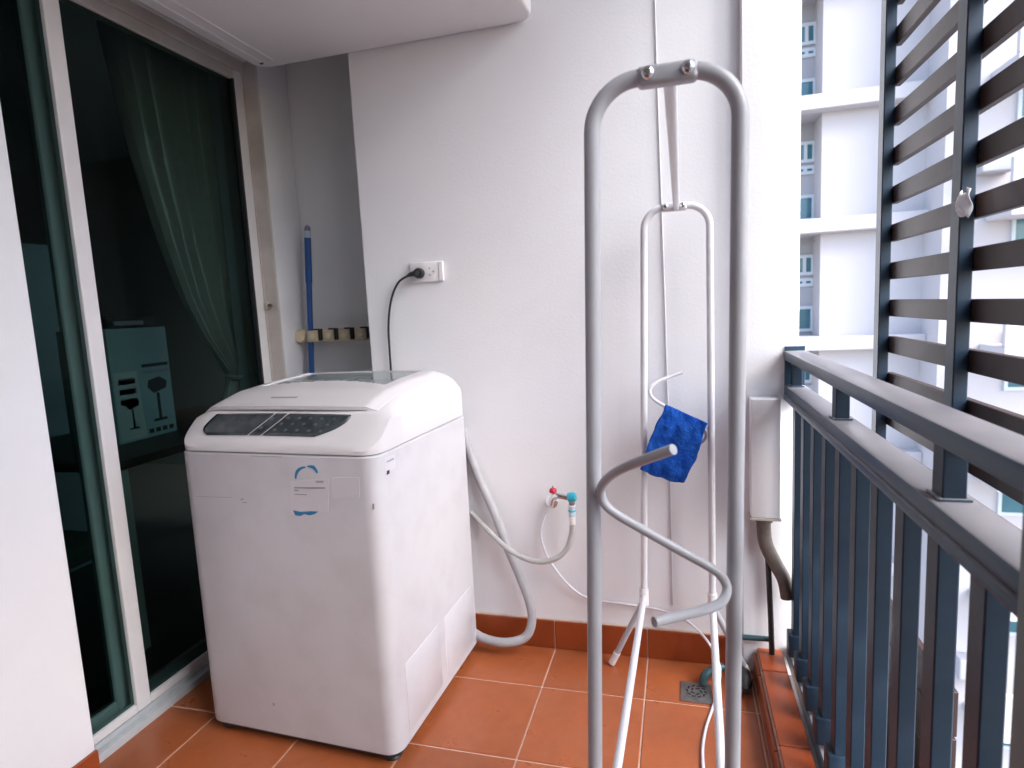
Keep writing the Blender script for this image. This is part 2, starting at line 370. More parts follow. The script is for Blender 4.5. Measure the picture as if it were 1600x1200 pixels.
# outer leaf
lf = MB().box(XD-.014, XD+.014, 1.335, 1.383, .037, 2.150, .003).build('leaf_stile', m_alu, dr, False)
MB().box(XD-.018, XD-.0142, 1.384, 1.392, .1, 2.12).build('gasket', m_rubber, lf, False)
lf = MB().box(XD-.014, XD+.014, 2.062, 2.110, .037, 2.150, .003).build('leaf_stile', m_alu, dr, False)
MB().box(XD-.006, XD+.0145, 2.050, 2.0615, .06, 2.115).build('gasket', m_rubber, lf, False)
MB().box(XD-.014, XD+.014, 1.3835, 2.0615, .037, .062, .003).build('bottom_rail', m_alu, dr, False)
MB().box(XD-.014, XD+.014, 1.3835, 2.0615, 2.112, 2.150, .003).build('top_rail', m_alud, dr, False)
MB().box(XD-.003, XD+.003, 1.3835, 2.0615, .0625, 2.1115).build('glass_pane', g_door, dr, False)
# inner leaf, its far stile tinted by the glass in front of it
XI = XD-.055
MB().box(XI-.014, XI+.014, 1.318, 1.366, .037, 2.15, .006, 3).build('leaf_stile', m_alu, dr, False)
MB().box(XI-.014, XI+.014, .66, 1.3175, .037, .075, .003).build('bottom_rail', m_alu, dr, False)
MB().box(XI-.003, XI+.003, .66, 1.3175, .0755, 2.11).build('glass_pane', g_door, dr, False)
MB().box(XD-.003, XD+.003, 1.05, 1.3345, .062, 2.112).build('glass_pane', g_door, dr, False)
MB().box(XD-.0135, XD+.0135, 1.05, 1.3345, .037, .0615, .003).build('bottom_rail', m_alu, dr, False)
lp = onx(416, 478, -1.6)
la = MB().box(-1.603, -1.585, lp.y-.012, lp.y+.012, lp.z-.016, lp.z+.016, .003).build('latch', m_alud, dr, False)
MB().tube([(-1.586, lp.y, lp.z), (-1.572, lp.y-.006, lp.z), (-1.567, lp.y-.026, lp.z+.002)], .006, 10).build('latch_lever', mat('brass_brown', (.22, .14, .08), .4, metal=.6), la)

# ---- curtain, tied back
XC = -1.80
LE = [(2.32, 1.735), (2.1, 1.76), (1.8, 1.80), (1.5, 1.865), (1.3, 1.925), (1.15, 2.0), (1.05, 2.075), (.985, 2.12)]
def curt(u, v):                                     # v: 0 top .. 1 bottom
    z = 2.32-v*2.27; zt = .985
    if z > zt:
        t = (2.32-z)/(2.32-zt)
        for (za, ya), (zb, yb) in zip(LE, LE[1:]):
            if zb <= z <= za+1e-6: yl = ya+(yb-ya)*(za-z)/(za-zb); break
        yr = 2.175+.02*t; amp = .066*(1-.6*t)
    else:
        t = (zt-z)/zt
        yl = 2.12-.14*min(1, t*2.2)**.7; yr = 2.195+.05*t; amp = .014+.026*t
    w = u+.03*math.sin(u*9+1)
    y = yl+(yr-yl)*w
    ph = w*2*math.pi*8.0
    rdg = lambda p: 2*(1-abs(math.sin(p/2)))**1.4-1
    x = XC+amp*(rdg(ph)+.35*rdg(2.0*ph+1.9+z*.4))+.012*math.sin(u*13+z*2.2)
    y += .012*math.cos(ph)*(1-.6*t)
    return Vector((x, y, z))
cu = thing('curtain', 'olive grey curtain tied back behind the glass door', 'curtain', (XC, 2.0, .05))
b = MB(); b.grid(curt, 220, 70); o = b.build('curtain_fabric', m_curtain, cu)
md = o.modifiers.new('thick', 'SOLIDIFY'); md.thickness = .002
tp = []
for a in range(25):
    an = a/24*2*math.pi; tp.append((XC+.045*math.cos(an), 2.158+.048*math.sin(an), .985+.012*math.sin(an)))
MB().tube(tp, .009, 8).build('tie_band', m_curtain, cu)

# ---- table with the printed carton
tb = thing('room_table', 'dark table carrying a printed carton behind the glass door', 'table', (-2.3, 2.05, 0))
MB().box(-2.75, -1.93, 1.62, 2.9, .695, .728, .004).build('tabletop', m_wood, tb, False)
for lx, ly in ((-1.97, 1.68), (-2.70, 1.68), (-1.97, 2.84), (-2.70, 2.84)):
    MB().box(lx-.025, lx+.025, ly-.025, ly+.025, 0, .6945, .003).build('leg', m_tablel, tb, False)
bx = thing('stool_carton', 'pale blue carton printed with pictures of bar stools', 'carton', (-2.3, 2.06, .73))
p00 = Vector((-2.2, 1.905, .73)); WY, HZ = .295, .47
MB().box(-2.46, -2.2, 1.905, 2.2, .729, 1.2, .003).build('carton_body', m_card, bx, False)
def cp(u, v): return Vector((-2.1998, 1.905+u*WY, .73+v*HZ))
def prt(name, pts, m): MB().poly([cp(*q) for q in pts], (.0012, 0, 0)).build(name, m, bx, False)
def stool(u, v, s):
    prt('stool_print', [(u-.26*s, v+.30*s), (u-.22*s, v+.40*s), (u+.1*s, v+.44*s), (u+.30*s, v+.36*s), (u+.26*s, v+.26*s), (u-.1*s, v+.2*s)], m_ink)
    prt('stool_print', [(u-.03*s, v+.2*s), (u+.05*s, v+.2*s), (u+.05*s, v-.18*s), (u-.03*s, v-.18*s)], m_ink)
    prt('stool_print', [(u-.16*s, v-.18*s), (u+.18*s, v-.18*s), (u+.22*s, v-.22*s), (u-.2*s, v-.22*s)], m_ink)
prt('panel_print', [(.02, .02), (.46, .02), (.40, .62), (0.02, .62)], m_inkw)
stool(.72, .27, .62); stool(.26, .2, .42)
for q in range(3): prt('picture_print', [(.09, .33+q*.09), (.36, .33+q*.09), (.36, .38+q*.09), (.09, .38+q*.09)], m_inkg)
for q in range(4): prt('caption_print', [(.5+q*.12, .035), (.58+q*.12, .035), (.58+q*.12, .075), (.5+q*.12, .075)], m_ink)
prt('caption_print', [(.5, .64), (.96, .64), (.96, .67), (.5, .67)], m_ink)
prt('caption_print', [(.5, .58), (.96, .58), (.96, .61), (.5, .61)], m_inkg)
bg_ = thing('dark_case', 'dark flat case with a pale handle strip resting on the carton', 'case', (-2.33, 2.0, 1.2))
MB().box(-2.44, -2.21, 1.92, 2.16, 1.2, 1.245, .006).build('case_body', m_ink, bg_, False)
MB().box(-2.209, -2.199, 1.95, 2.09, 1.212, 1.23, .003).build('handle_strip', m_inkg, bg_, False)
# pale cabinet and chair seen through the other pane
cb = thing('pale_cabinet', 'tall pale cabinet standing in the dark room', 'cabinet', (-3.0, 2.0, 0))
MB().box(-3.4, -2.95, 1.9, 2.45, 0, 1.62, .004).build('cabinet_body', m_cab, cb, False)
MB().box(-2.949, -2.93, 1.905, 2.44, .85, 1.6, .003).build('cabinet_door', m_cab, cb, False)
ch = thing('room_chair', 'grey green upholstered chair beside the near glass pane', 'chair', (-2.2, 1.5, 0))
MB().box(-2.42, -1.98, 1.26, 1.66, .40, .47, .025, 3).build('seat', m_fab, ch)
b = MB()
b.grid(lambda u, v: Vector((-2.42+.44*u, 1.27-.05*math.sin(u*math.pi)-.08*v, .47+.40*v*(.72+.28*math.sin(u*math.pi)))), 16, 8)
o = b.build('backrest', m_fab, ch); md = o.modifiers.new('thick', 'SOLIDIFY'); md.thickness = .03
for lx, ly in ((-2.39, 1.29), (-2.01, 1.29), (-2.39, 1.63), (-2.01, 1.63)):
    MB().tube([(lx, ly, .41), (lx*1.0, ly, 0)], [.018, .012], 10).build('leg', m_wood, ch)

# ================================================================= CASING UNDER THE CEILING
ac = thing('air_conditioner', 'white air conditioner casing hung under the ceiling above the washing machine', 'air conditioner', (-.9, 1.7, 2.6))
b = bmesh.new(); bmesh.ops.create_cube(b, size=1)
ax0, ax1, ay0, ay1, az0, az1 = -1.425, -.42, 1.30, D-.003, 2.09, 2.42
for v in b.verts: v.co = Vector((ax0+(v.co.x+.5)*(ax1-ax0), ay0+(v.co.y+.5)*(ay1-ay0), az0+(v.co.z+.5)*(az1-az0)))
ve = [e for e in b.edges if abs(e.verts[0].co.z-e.verts[1].co.z) > .1]
bmesh.ops.bevel(b, geom=ve, offset=.055, segments=8, affect='EDGES', profile=.5)
be = [e for e in b.edges if e.verts[0].co.z < az0+.001 and e.verts[1].co.z < az0+.001 and len(e.link_faces) == 2 and any(abs(f.normal.z) < .5 for f in e.link_faces)]
bmesh.ops.bevel(b, geom=be, offset=.012, segments=3, affect='EDGES', profile=.5)
q = MB(); q._merge(b); cs = q.build('casing', m_ceil, ac)
for xx, w in ((-1.385, .012), (-1.335, .007)):
    MB().box(xx-w, xx+w, 1.34, D-.06, az0-.0035, az0-.0002, .0015).build('rib', m_alu, cs, False)
s1 = onz(408, 98, az0)
MB().lathe([(.008, 0), (.008, .003), (.005, .005)], (s1.x, s1.y, az0+.0005), (0, 0, -1), 12).build('screw', m_seam, cs)
for hx in (-1.2, -.6):
    MB().box(hx-.02, hx+.02, 1.6, 1.64, az1-.002, 2.6).build('hanger', m_steel, ac, False)

# ================================================================= WASHING MACHINE
wm = thing('washing_machine', 'worn white top loading washing machine standing by the glass door', 'washing machine', (-1.035, 1.645, 0))
wm.rotation_euler.z = math.radians(-2.6)
HW, HD = .317, .305
def rrect(hw, hd, r, n=6):
    out = []
    for cx, cy, a0 in ((hw-r, hd-r, 0), (-hw+r, hd-r, 90), (-hw+r, -hd+r, 180), (hw-r, -hd+r, 270)):
        for k in range(n+1):
            a = math.radians(a0+90*k/n); out.append((cx+r*math.cos(a), cy+r*math.sin(a)))
    return out
def loft(levels, n=6, capb=True, capt=True):
    b = MB(); rings = []
    for hw, hd, r, z in levels: rings.append([b.bm.verts.new((x, y, z)) for x, y in rrect(hw, hd, r, n)])
    N = len(rings[0])
    for i in range(len(rings)-1):
        for k in range(N): b.bm.faces.new((rings[i][k], rings[i][(k+1) % N], rings[i+1][(k+1) % N], rings[i+1][k]))
    if capb: b.bm.faces.new(rings[0][::-1])
    if capt: b.bm.faces.new(rings[-1])
    return b
ZS = .853
cab = loft([(HW-.006, HD-.006, .038, .030), (HW-.001, HD-.001, .042, .034), (HW, HD, .043, .05), (HW, HD, .043, ZS-.006), (HW-.004, HD-.004, .040, ZS-.002)]).build('cabinet', m_enamel, wm, True, True)
loft([(HW-.012, HD-.012, .034, .017), (HW-.012, HD-.012, .034, .031)]).build('base_pan', m_black, wm, True, True)
loft([(HW-.007, HD-.007, .038, ZS-.004), (HW-.007, HD-.007, .038, ZS+.004)]).build('seam_line', m_seamg, wm, True, True)
for fx in (-1, 1):
    for fy in (-1, 1):
        MB().lathe([(.024, 0), (.026, .004), (.022, .012), (.014, .018), (.012, .03)], (fx*(HW-.045), fy*(HD-.045), 0), (0, 0, 1), 16).build('foot', m_black, wm, True, True)
# pressed panel on the right side
bp = MB()
for (y0, y1, z0_, z1_) in ((-.24, -.02, .06, .26), (.02, .24, .06, .26)):
    bp.box(HW-.0012, HW+.0014, y0, y1, z0_, z1_, .0013, 2)
bp.build('side_pressing', m_enamel, wm, True, True)
# top cover: sculpted height field on the same footprint
LIPY = -.214
def ztop(x, y):
    pts = [(-HD, .868), (-.290, .886), (LIPY-.006, .951), (LIPY+.03, .961), (-.10, .980), (.05, .992), (.2, .998), (HD-.05, .996), (HD-.015, .978), (HD, .945)]
    z = pts[-1][1]
    for (a, za), (c, zc) in zip(pts, pts[1:]):
        if a <= y <= c:
            t = (y-a)/(c-a); z = za+(zc-za)*t; break
    q = max(0, min(1, (y+.27)/.16)); q = q*q*(3-2*q)
    d = HW-abs(x); w = .085-.015*q
    if d < w:
        t = 1-d/w; z -= (.030+.034*q)*t**2.6*min(1, max(.3, (y+HD)/.25))
    z += .005*(1-(x/HW)**2)*max(0, min(1, (y-LIPY)/.15))-.006*(x/HW)**2*(1-.7*q)
    return max(z, ZS+.012)
b = MB(); NX, NY = 56, 60
def foot(u, v):
    x = -HW+2*HW*u; y = -HD+2*HD*v
    r = .052; cx, cy = HW-r, HD-r                    # pull corners onto the rounded footprint
    ax_, ay_ = abs(x), abs(y)
    if ax_ > cx and ay_ > cy:
        dx, dy = ax_-cx, ay_-cy; m_ = max(dx, dy); l_ = math.hypot(dx, dy)
        if l_ > 0: dx, dy = dx*m_/l_, dy*m_/l_
        x = math.copysign(cx+dx, x); y = math.copysign(cy+dy, y)
    return x, y
g = b.grid(lambda u, v: Vector((*foot(u, v), ztop(*foot(u, v)))), NX, NY)
rim = [g[i][0] for i in range(NX+1)]+[g[NX][j] for j in range(1, NY+1)]+[g[i][NY] for i in range(NX-1, -1, -1)]+[g[0][j] for j in range(NY-1, 0, -1)]
low = [b.bm.verts.new((v.co.x, v.co.y, ZS+.001)) for v in rim]
for i in range(len(rim)): b.bm.faces.new((rim[i], low[i], low[(i+1) % len(rim)], rim[(i+1) % len(rim)]))
top = b.build('top_cover', m_plasticw, wm, True, True)
# lid: thin raised skin with an overhanging front lip and a window opening
LX0, LX1, LY0, LY1 = -.302, .272, LIPY, .268
def lidfront(x):                                    # front edge bows forward in the middle
    t = (x-(LX0+LX1)/2)/((LX1-LX0)/2); return LIPY-.008*(1-t*t)+.010*t**6
def lidpt(u, v, h):
    x = LX0+(LX1-LX0)*u; y0 = lidfront(x); y = y0+(LY1-y0)*v
    e = min(u, 1-u)*(LX1-LX0); hh = h*min(1, max(0.15, e/.03))*(1 if v < .9 else max(.1, (1-v)/.1))
    return Vector((x, y, ztop(x, max(y, LIPY+.004))+hh))
def inwin(u, v):
    t = (u-.5)/.385
    if abs(t) > 1: return False
    return .36+.12*(1-t*t) < v < .88
lb = MB(); NU, NV = 60, 54
gt = [[lidpt(i/NU, j/NV, .012) for j in range(NV+1)] for i in range(NU+1)]
vt = [[lb.bm.verts.new(p) for p in c] for c in gt]; vb = [[lb.bm.verts.new(p-Vector((0, 0, .010))) for p in c] for c in gt]
wb = MB()
cells = set((i, j) for i in range(NU) for j in range(NV) if not inwin((i+.5)/NU, (j+.5)/NV))
for i in range(NU):
    for j in range(NV):
        if (i, j) in cells:
            lb.bm.faces.new((vt[i][j], vt[i+1][j], vt[i+1][j+1], vt[i][j+1])); lb.bm.faces.new((vb[i][j], vb[i][j+1], vb[i+1][j+1], vb[i+1][j]))
            for (di, dj, a, c) in ((-1, 0, (i, j), (i, j+1)), (1, 0, (i+1, j+1), (i+1, j)), (0, -1, (i+1, j), (i, j)), (0, 1, (i, j+1), (i+1, j+1))):
                if (i+di, j+dj) not in cells:
                    lb.bm.faces.new((vt[a[0]][a[1]], vt[c[0]][c[1]], vb[c[0]][c[1]], vb[a[0]][a[1]]))
        else:
            wb.bm.faces.new([wb.bm.verts.new(gt[i+a][j+c]-Vector((0, 0, .0045))) for a, c in ((0, 0), (1, 0), (1, 1), (0, 1))])
lid = lb.build('lid', m_plasticw, wm, True, True)
bmesh.ops.remove_doubles(wb.bm, verts=wb.bm.verts[:], dist=1e-5)
wb.build('lid_window', mat('smoked_lid_window', (.20, .24, .25), .05, c2=(.27, .31, .32), scale=6), lid, True, True)
def onlid(x, y, h): return Vector((x, y, ztop(x, y)+h))
nb = MB(); nb.poly([onlid(-.10+.001, -.165, .0125), onlid(-.01, -.165, .0125), onlid(-.01, -.157, .0125), onlid(-.10, -.157, .0125)], (0, 0, .0012)); nb.build('name_print', m_inkg, lid, False, True)
# control panel: three dark windows set in the sloping front of the top
PY0, PY1 = -.289, LIPY-.009
def pan(x, t): 
    y = PY0+(PY1-PY0)*t; return Vector((x, y, ztop(x, y)+.0016))
def panelpiece(name, xl, xr_, m, nx=18, ny=8, h=.0):
    b = MB()
    def fn(u, v):
        a, c = xl(v), xr_(v); p = pan(a+(c-a)*u, .12+.80*v); p.z += h; return p
    g = b.grid(fn, nx, ny); o = b.build(name, m, wm, True, True)
    md = o.modifiers.new('thick', 'SOLIDIFY'); md.thickness = .003; md.offset = 1
    return o
cr = lambda v: (1-(1-v)**2.2)
pl1 = panelpiece('control_window', lambda v: -.258+.030*(1-cr(min(1, v*2)))+.024*v**2, lambda v: -.090+.052*v, m_panel)
pl2 = panelpiece('control_window', lambda v: -.081+.052*v, lambda v: -.046+.052*v, m_panel)
pl3 = panelpiece('control_window', lambda v: -.037+.052*v, lambda v: .126+.082*cr(v), m_panel)
ln = MB(); ln.grid(lambda u, v: pan(-.183+.055*u+.012*v, .55+.25*v)+Vector((0, 0, .0036)), 4, 3); ln.build('display', m_lens, pl1, True, True)
for r_ in range(3):
    for c_ in range(5):
        bb = pan(-.006+.036*c_+.012*r_, .28+.22*r_)+Vector((0, 0, .0028))
        MB().lathe([(.0055, 0), (.0055, .0016), (.004, .0022)], bb, (0, -.55, .83), 10).build('button', mat('panel_button', (.07, .08, .085), .4), pl3, True, True)
for r_ in range(2):
    bb = pan(-.053+.02*r_, .35+.35*r_)+Vector((0, 0, .0028)); MB().lathe([(.006, 0), (.006, .002)], bb, (0, -.55, .83), 10).build('button', MATS['panel_button'], pl2, True, True)
# stickers, marks on the cabinet front (front plane y=-HD) and right side
def fr_pt(px, py):                                  # pixel -> local point on the front face
    R = Matrix.Rotation(math.radians(2.6), 3, 'Z'); c = R@(C0-Vector(wm.location)); d = R@ray(px, py)
    return c+d*((-HD-c.y)/d.y)
def sd_pt(px, py):
    R = Matrix.Rotation(math.radians(2.6), 3, 'Z'); c = R@(C0-Vector(wm.location)); d = R@ray(px, py)
    return c+d*((HW-c.x)/d.x)
def fdecal(name, pix, m, h=.0008, par=None): return MB().poly([fr_pt(*p)+Vector((0, -h, 0)) for p in pix], (0, h*.9, 0)).build(name, m, par or wm, False, True)
stk = fdecal('energy_label', [(454, 752), (513, 748), (513, 800), (455, 803)], m_paper, .0006)
def arc(cx, cy, r0, r1, a0, a1, n=7, sy=1.0):
    o_ = []
    for k in range(n+1): a = math.radians(a0+(a1-a0)*k/n); w = r1-(r1-r0)*abs(k/n-.5)*1.2; o_.append((cx+w*math.cos(a), cy-w*math.sin(a)*sy))
    for k in range(n, -1, -1): a = math.radians(a0+(a1-a0)*k/n); o_.append((cx+r0*math.cos(a), cy-r0*math.sin(a)*sy))
    return o_
fdecal('label_print', arc(480, 748, 16.5, 21.5, 98, 180, sy=1.05), m_inkb, .0013)
fdecal('label_print', arc(480, 748, 17.5, 22.5, 28, 88, sy=1.05), m_inkb, .0013)
fdecal('label_print', [(458, 797), (470, 799.5), (486, 798.5), (498, 799), (492, 803), (484, 805), (476, 803), (470, 806), (462, 805)], m_inkb, .0013)
fdecal('label_print', [(460, 760.5), (508, 761), (508, 763.5), (460, 763)], m_inkg, .0012)
fdecal('label_print', [(460, 765), (467, 765), (467, 767), (460, 767)], m_inkg, .0012)
fdecal('label_print', [(461, 771), (480, 772), (480, 773.5), (461, 772.5)], m_inkg, .0012)
fdecal('label_print', [(494, 751), (506, 751), (506, 754), (494, 754)], m_inkg, .0012)
fdecal('paper_patch', [(518, 746), (561, 746), (562, 777), (519, 779)], mat('patch_paper', (.585, .56, .595), .4), .0006)
for pix in ([(376, 779), (381, 778), (381, 781), (376, 782)], [(379, 784), (386, 784), (386, 786), (379, 786)], [(582, 787), (585, 787), (585, 796), (582, 796)], [(426, 1098), (430, 1099), (429, 1103), (426, 1102)],
            [(392, 711.8), (440, 713.2), (440, 714.6), (392, 713)], [(305, 775), (362, 777), (362, 777.8), (305, 775.8)]):
    fdecal('scuff', pix, mat('scuff_mark', (.36, .34, .35), .6), .0005)
def sdecal(name, pix, m, h=.0008): return MB().poly([sd_pt(*p)+Vector((h, 0, 0)) for p in pix], (-h*.9, 0, 0)).build(name, m, wm, False, True)
sdecal('side_sticker', [(601, 716), (617, 709), (618, 730), (602, 741)], mat('patch_paper', (.60, .57, .61), .4), .0006)
sdecal('side_print', [(604, 720.5), (615, 715), (615, 718), (604, 723)], m_inkg, .0012)
sdecal('side_print', [(604, 736), (608, 734), (608, 740), (604, 742)], m_ink, .0012)

# ================================================================= HOSES, TAP, SOCKET
dh = thing('drain_hose', 'thick grey drain hose curving behind the washing machine onto the floor', 'hose', ony(800, 900, 1.93))
pth = [(722, 670, 1.966), (733, 705, 1.965), (749, 748, 1.958), (772, 800, 1.95), (793, 855, 1.945), (812, 900, 1.935), (827, 940, 1.925), (831, 972, 1.915), (820, 996, 1.90), (790, 1004, 1.885), (758, 998, 1.90), (735, 985, 1.92)]
MB().tube(smooth_path([ony(*p) for p in pth], 8), .0155, 18).build('hose_tube', m_hose, dh)
ih = thing('inlet_hose', 'slim pale hose looping from the washing machine up to the tap', 'hose', ony(850, 880, 1.93))
pth = [(735, 800, 1.962), (750, 815, 1.955), (772, 838, 1.925), (800, 862, 1.90), (835, 877, 1.89), (865, 874, 1.89), (885, 858, 1.90), (893, 835, 1.905), (894, 822, 1.906)]
MB().tube(smooth_path([ony(*p) for p in pth], 8), .0092, 16).build('hose_tube', m_hosew, ih)
tpnt = ony(862, 784, D)
tap = thing('water_tap', 'chrome wall tap with red knob and cyan hose coupling', 'tap', tpnt)
MB().lathe([(.022, 0), (.022, .003), (.015, .008)], (tpnt.x, D-.0003, tpnt.z), (0, -1, 0), 18).build('wall_flange', m_chrome, tap)
cx_ = ony(893, 778, 1.906)
body = MB().tube(smooth_path([(tpnt.x, D-.006, tpnt.z), (tpnt.x+.006, D-.04, tpnt.z), (tpnt.x+.024, 1.912, cx_.z+.002), (cx_.x-.012, 1.906, cx_.z)], 6), .0092, 14).build('tap_body', m_chrome, tap)
kx = ony(864, 767, D-.055)
kn = MB().tube([(kx.x, kx.y, cx_.z+.002), (kx.x, kx.y, kx.z-.006)], .0055, 12).build('stem', m_chrome, tap)
MB().lathe([(.006, 0), (.012, .003), (.013, .011), (.009, .017), (.004, .019)], (kx.x, kx.y, kx.z-.008), (0, 0, 1), 14).build('knob', m_red, kn)
MB().lathe([(.0035, 0), (.003, .006)], (kx.x, kx.y, kx.z+.011), (0, 0, 1), 10).build('knob_screw', m_steel, kn)
coup = MB().lathe([(.010, 0), (.015, .003), (.0165, .014), (.015, .026), (.010, .030)], (cx_.x-.014, 1.906, cx_.z), (1, 0, .18), 16).build('coupling', m_cyan, tap)
zt_ = cx_.z-.008
for (za, zb, r_, m_) in ((zt_-.002, zt_-.016, .0095, m_steel), (zt_-.016, zt_-.021, .013, m_cap), (zt_-.021, zt_-.033, .010, m_bluew), (zt_-.033, zt_-.038, .013, m_cyan), (zt_-.038, zt_-.056, .0115, m_bluew), (zt_-.056, zt_-.061, .013, m_cap), (zt_-.061, zt_-.083, .0105, m_cap)):
    MB().lathe([(r_*.9, 0), (r_, .002), (r_, za-zb-.002), (r_*.9, za-zb)], (cx_.x, 1.906, zb), (0, 0, 1), 16).build('fitting', m_, tap)
cl = thing('clear_hose', 'thin cloudy clear tube trailing from the tap along the skirting to the drain', 'hose', ony(1000, 950, 1.96))
pth = [ony(853, 800, 1.965), ony(845, 830, 1.96), ony(851, 860, 1.955), ony(868, 890, 1.955), ony(895, 920, 1.96), ony(925, 936, 1.965), ony(985, 945, 1.965), ony(1030, 953, 1.962), ony(1070, 968, 1.94), ony(1104, 1000, 1.90), ony(1124, 1040, 1.84), ony(1122, 1075, 1.80), onz(1114, 1105, .006), onz(1104, 1135, .006), onz(1098, 1170, .006), onz(1100, 1215, .006)]
MB().tube(smooth_path(pth, 8), .0042, 10).build('hose_tube', m_clear, cl)

oc = ony(668, 425, D)
ol = thing('power_outlet', 'white wall socket plate beside the recess corner', 'outlet', oc)
MB().box(oc.x-.062, oc.x+.062, D-.010, D-.0004, oc.z-.034, oc.z+.034, .003, 2).build('faceplate', m_switch, ol)
MB().box(oc.x+.046, oc.x+.0615, D-.0125, D-.0098, oc.z-.032, oc.z+.032, .001, 1).build('plate_edge', m_switch, ol)
for dx_, dz_ in ((.012, .011), (.012, -.011), (.026, 0)):
    MB().box(oc.x+dx_-.0032, oc.x+dx_+.0032, D-.0108, D-.0098, oc.z+dz_-.0022, oc.z+dz_+.0022).build('socket_hole', m_seamg, ol, False)
pc = ony(655, 427, D-.02)
cpts = [(pc.x-.038, D-.024, pc.z-.005)]+[ony(*p) for p in ((622, 442, D-.022), (611, 470, D-.02), (607, 510, D-.018), (609, 550, D-.016), (611, 585, D-.015), (612, 640, D-.014))]
cd = MB().tube(smooth_path(cpts, 8), .0040, 10).build('power_cord', m_black)
cd['label'] = 'black cord and plug hanging from the wall socket'
pb = MB().lathe([(.014, 0), (.018, .004), (.0185, .018), (.015, .026), (.006, .028)], (pc.x, D-.0095, pc.z), (0, -1, 0), 20)
pb.tube(smooth_path([(pc.x-.008, D-.025, pc.z), (pc.x-.025, D-.025, pc.z-.001), (pc.x-.042, D-.024, pc.z-.006)], 5), [.0105]*4+[.008]*4+[.0055]*3, 12)
pb.build('plug', m_black, cd)
MB().lathe([(.008, 0), (.0078, .0012)], (pc.x, D-.0372, pc.z), (0, -1, 0), 16).build('plug_face', mat('worn_black', (.05, .055, .06), .5), cd)
cd.parent = wm; cd.matrix_parent_inverse = (Matrix.Translation(wm.location)@Matrix.Rotation(math.radians(-2.6), 4, 'Z')).inverted()

# thin cable clipped down the wall
wc = thing('wall_cable', 'thin pale cable running straight down the white wall', 'cable', ony(1038, 500, D))
MB().tube([(ony(1023, 0, D-.003).x-.008, D-.003, 2.599), ony(1023, 0, D-.003), ony(1026, 100, D-.003), ony(1038, 450, D-.003), ony(1046, 720, D-.003), ony(1051, 945, D-.003)], .0021, 8).build('cable_run', mat('cable_grey', (.60, .59, .62), .5), wc)

# ================================================================= MOP AND TOOL HOLDER IN THE RECESS
ry = 2.32; hy = 2.235                               # recess wall, face of the holder plate
hr0 = ony(462, 526, hy-.02); hr1 = ony(574, 521, hy); hz = (hr0.z+hr1.z)/2
th = thing('tool_holder', 'beige plastic tool holder rail with gripping clips on the recess wall', 'tool holder', (hr0.x, ry, hz))
MB().box(hr0.x+.012, hr1.x+.06, hy, hy+.020, hz-.027, hz+.027, .006).build('backplate', m_beige, th)
for xx in (hr0.x+.06, hr1.x+.0):
    MB().box(xx-.012, xx+.012, hy+.0195, ry-.0003, hz-.012, hz+.012, .002).build('standoff', m_beige, th)
MB().lathe([(.024, 0), (.029, .005), (.029, .028), (.023, .036)], (hr0.x+.018, hy+.012, hz), (0, -1, 0), 20).build('end_knob', m_beige, th)
mx = ony(487, 526, hy-.02).x
for k in range(5):
    xx = mx-.016+.074*k
    c = MB().box(xx, xx+.046, hy-.034, hy-.0002, hz-.026, hz+.022, .008, 2).build('clip', m_beige, th)
    MB().box(xx+.046, xx+.058, hy-.020, hy-.0002, hz-.020, hz+.028, .002, 1).build('clip_gap', m_black, c, False)
    MB().box(xx+.020, xx+.046, hy-.020, hy-.0002, hz+.0225, hz+.029, .002, 1).build('clip_gap', m_black, c, False)
    MB().lathe([(.012, 0), (.012, .006), (.009, .009)], (xx+.030, hy-.0335, hz-.002), (0, -1, 0), 14).build('roller', mat('cream_roller', (.80, .72, .55), .5), c)
mp_ = thing('mop', 'blue mop handle held upright by the beige tool holder', 'mop', (mx, hy-.014, 0))
t0 = ony(480, 356, hy-.014); t1 = ony(487, 582, hy-.014)
dirv = (t1-t0); dirv = dirv/dirv.z
def along(z): p = t0+dirv*(z-t0.z); return Vector((p.x, hy-.0135, z))
ha = MB().tube([along(.12), along(t0.z-.05)], .0115, 14).build('handle', m_blue, mp_)
MB().tube([along(t0.z-.22), along(t0.z-.04)], .0135, 14).build('grip', m_blue, ha)
MB().tube([along(t0.z-.045), along(t0.z-.012)], .0125, 14).build('collar', m_bluew, ha)
MB().tube([along(t0.z-.012), along(t0.z+.002), along(t0.z+.010)], [.0125, .0115, .005], 14).build('hang_cap', mat('violet_grey_plastic', (.2, .2, .3), .4), ha)
hd = MB().box(along(.1).x-.10, along(.1).x+.14, hy-.06, hy+.03, .075, .125, .012).build('mop_head', m_blue, mp_)
b = MB()
for k in range(26):
    xx = along(.1).x-.09+.0088*k; b.tube(smooth_path([(xx, hy-.014, .08), (xx+random.uniform(-.01, .01), hy-.014+random.uniform(-.02, .02), .04), (xx+random.uniform(-.015, .015), hy-.014+random.uniform(-.03, .03), .006)], 3), .005, 6)
b.build('mop_strands', m_cap, hd)

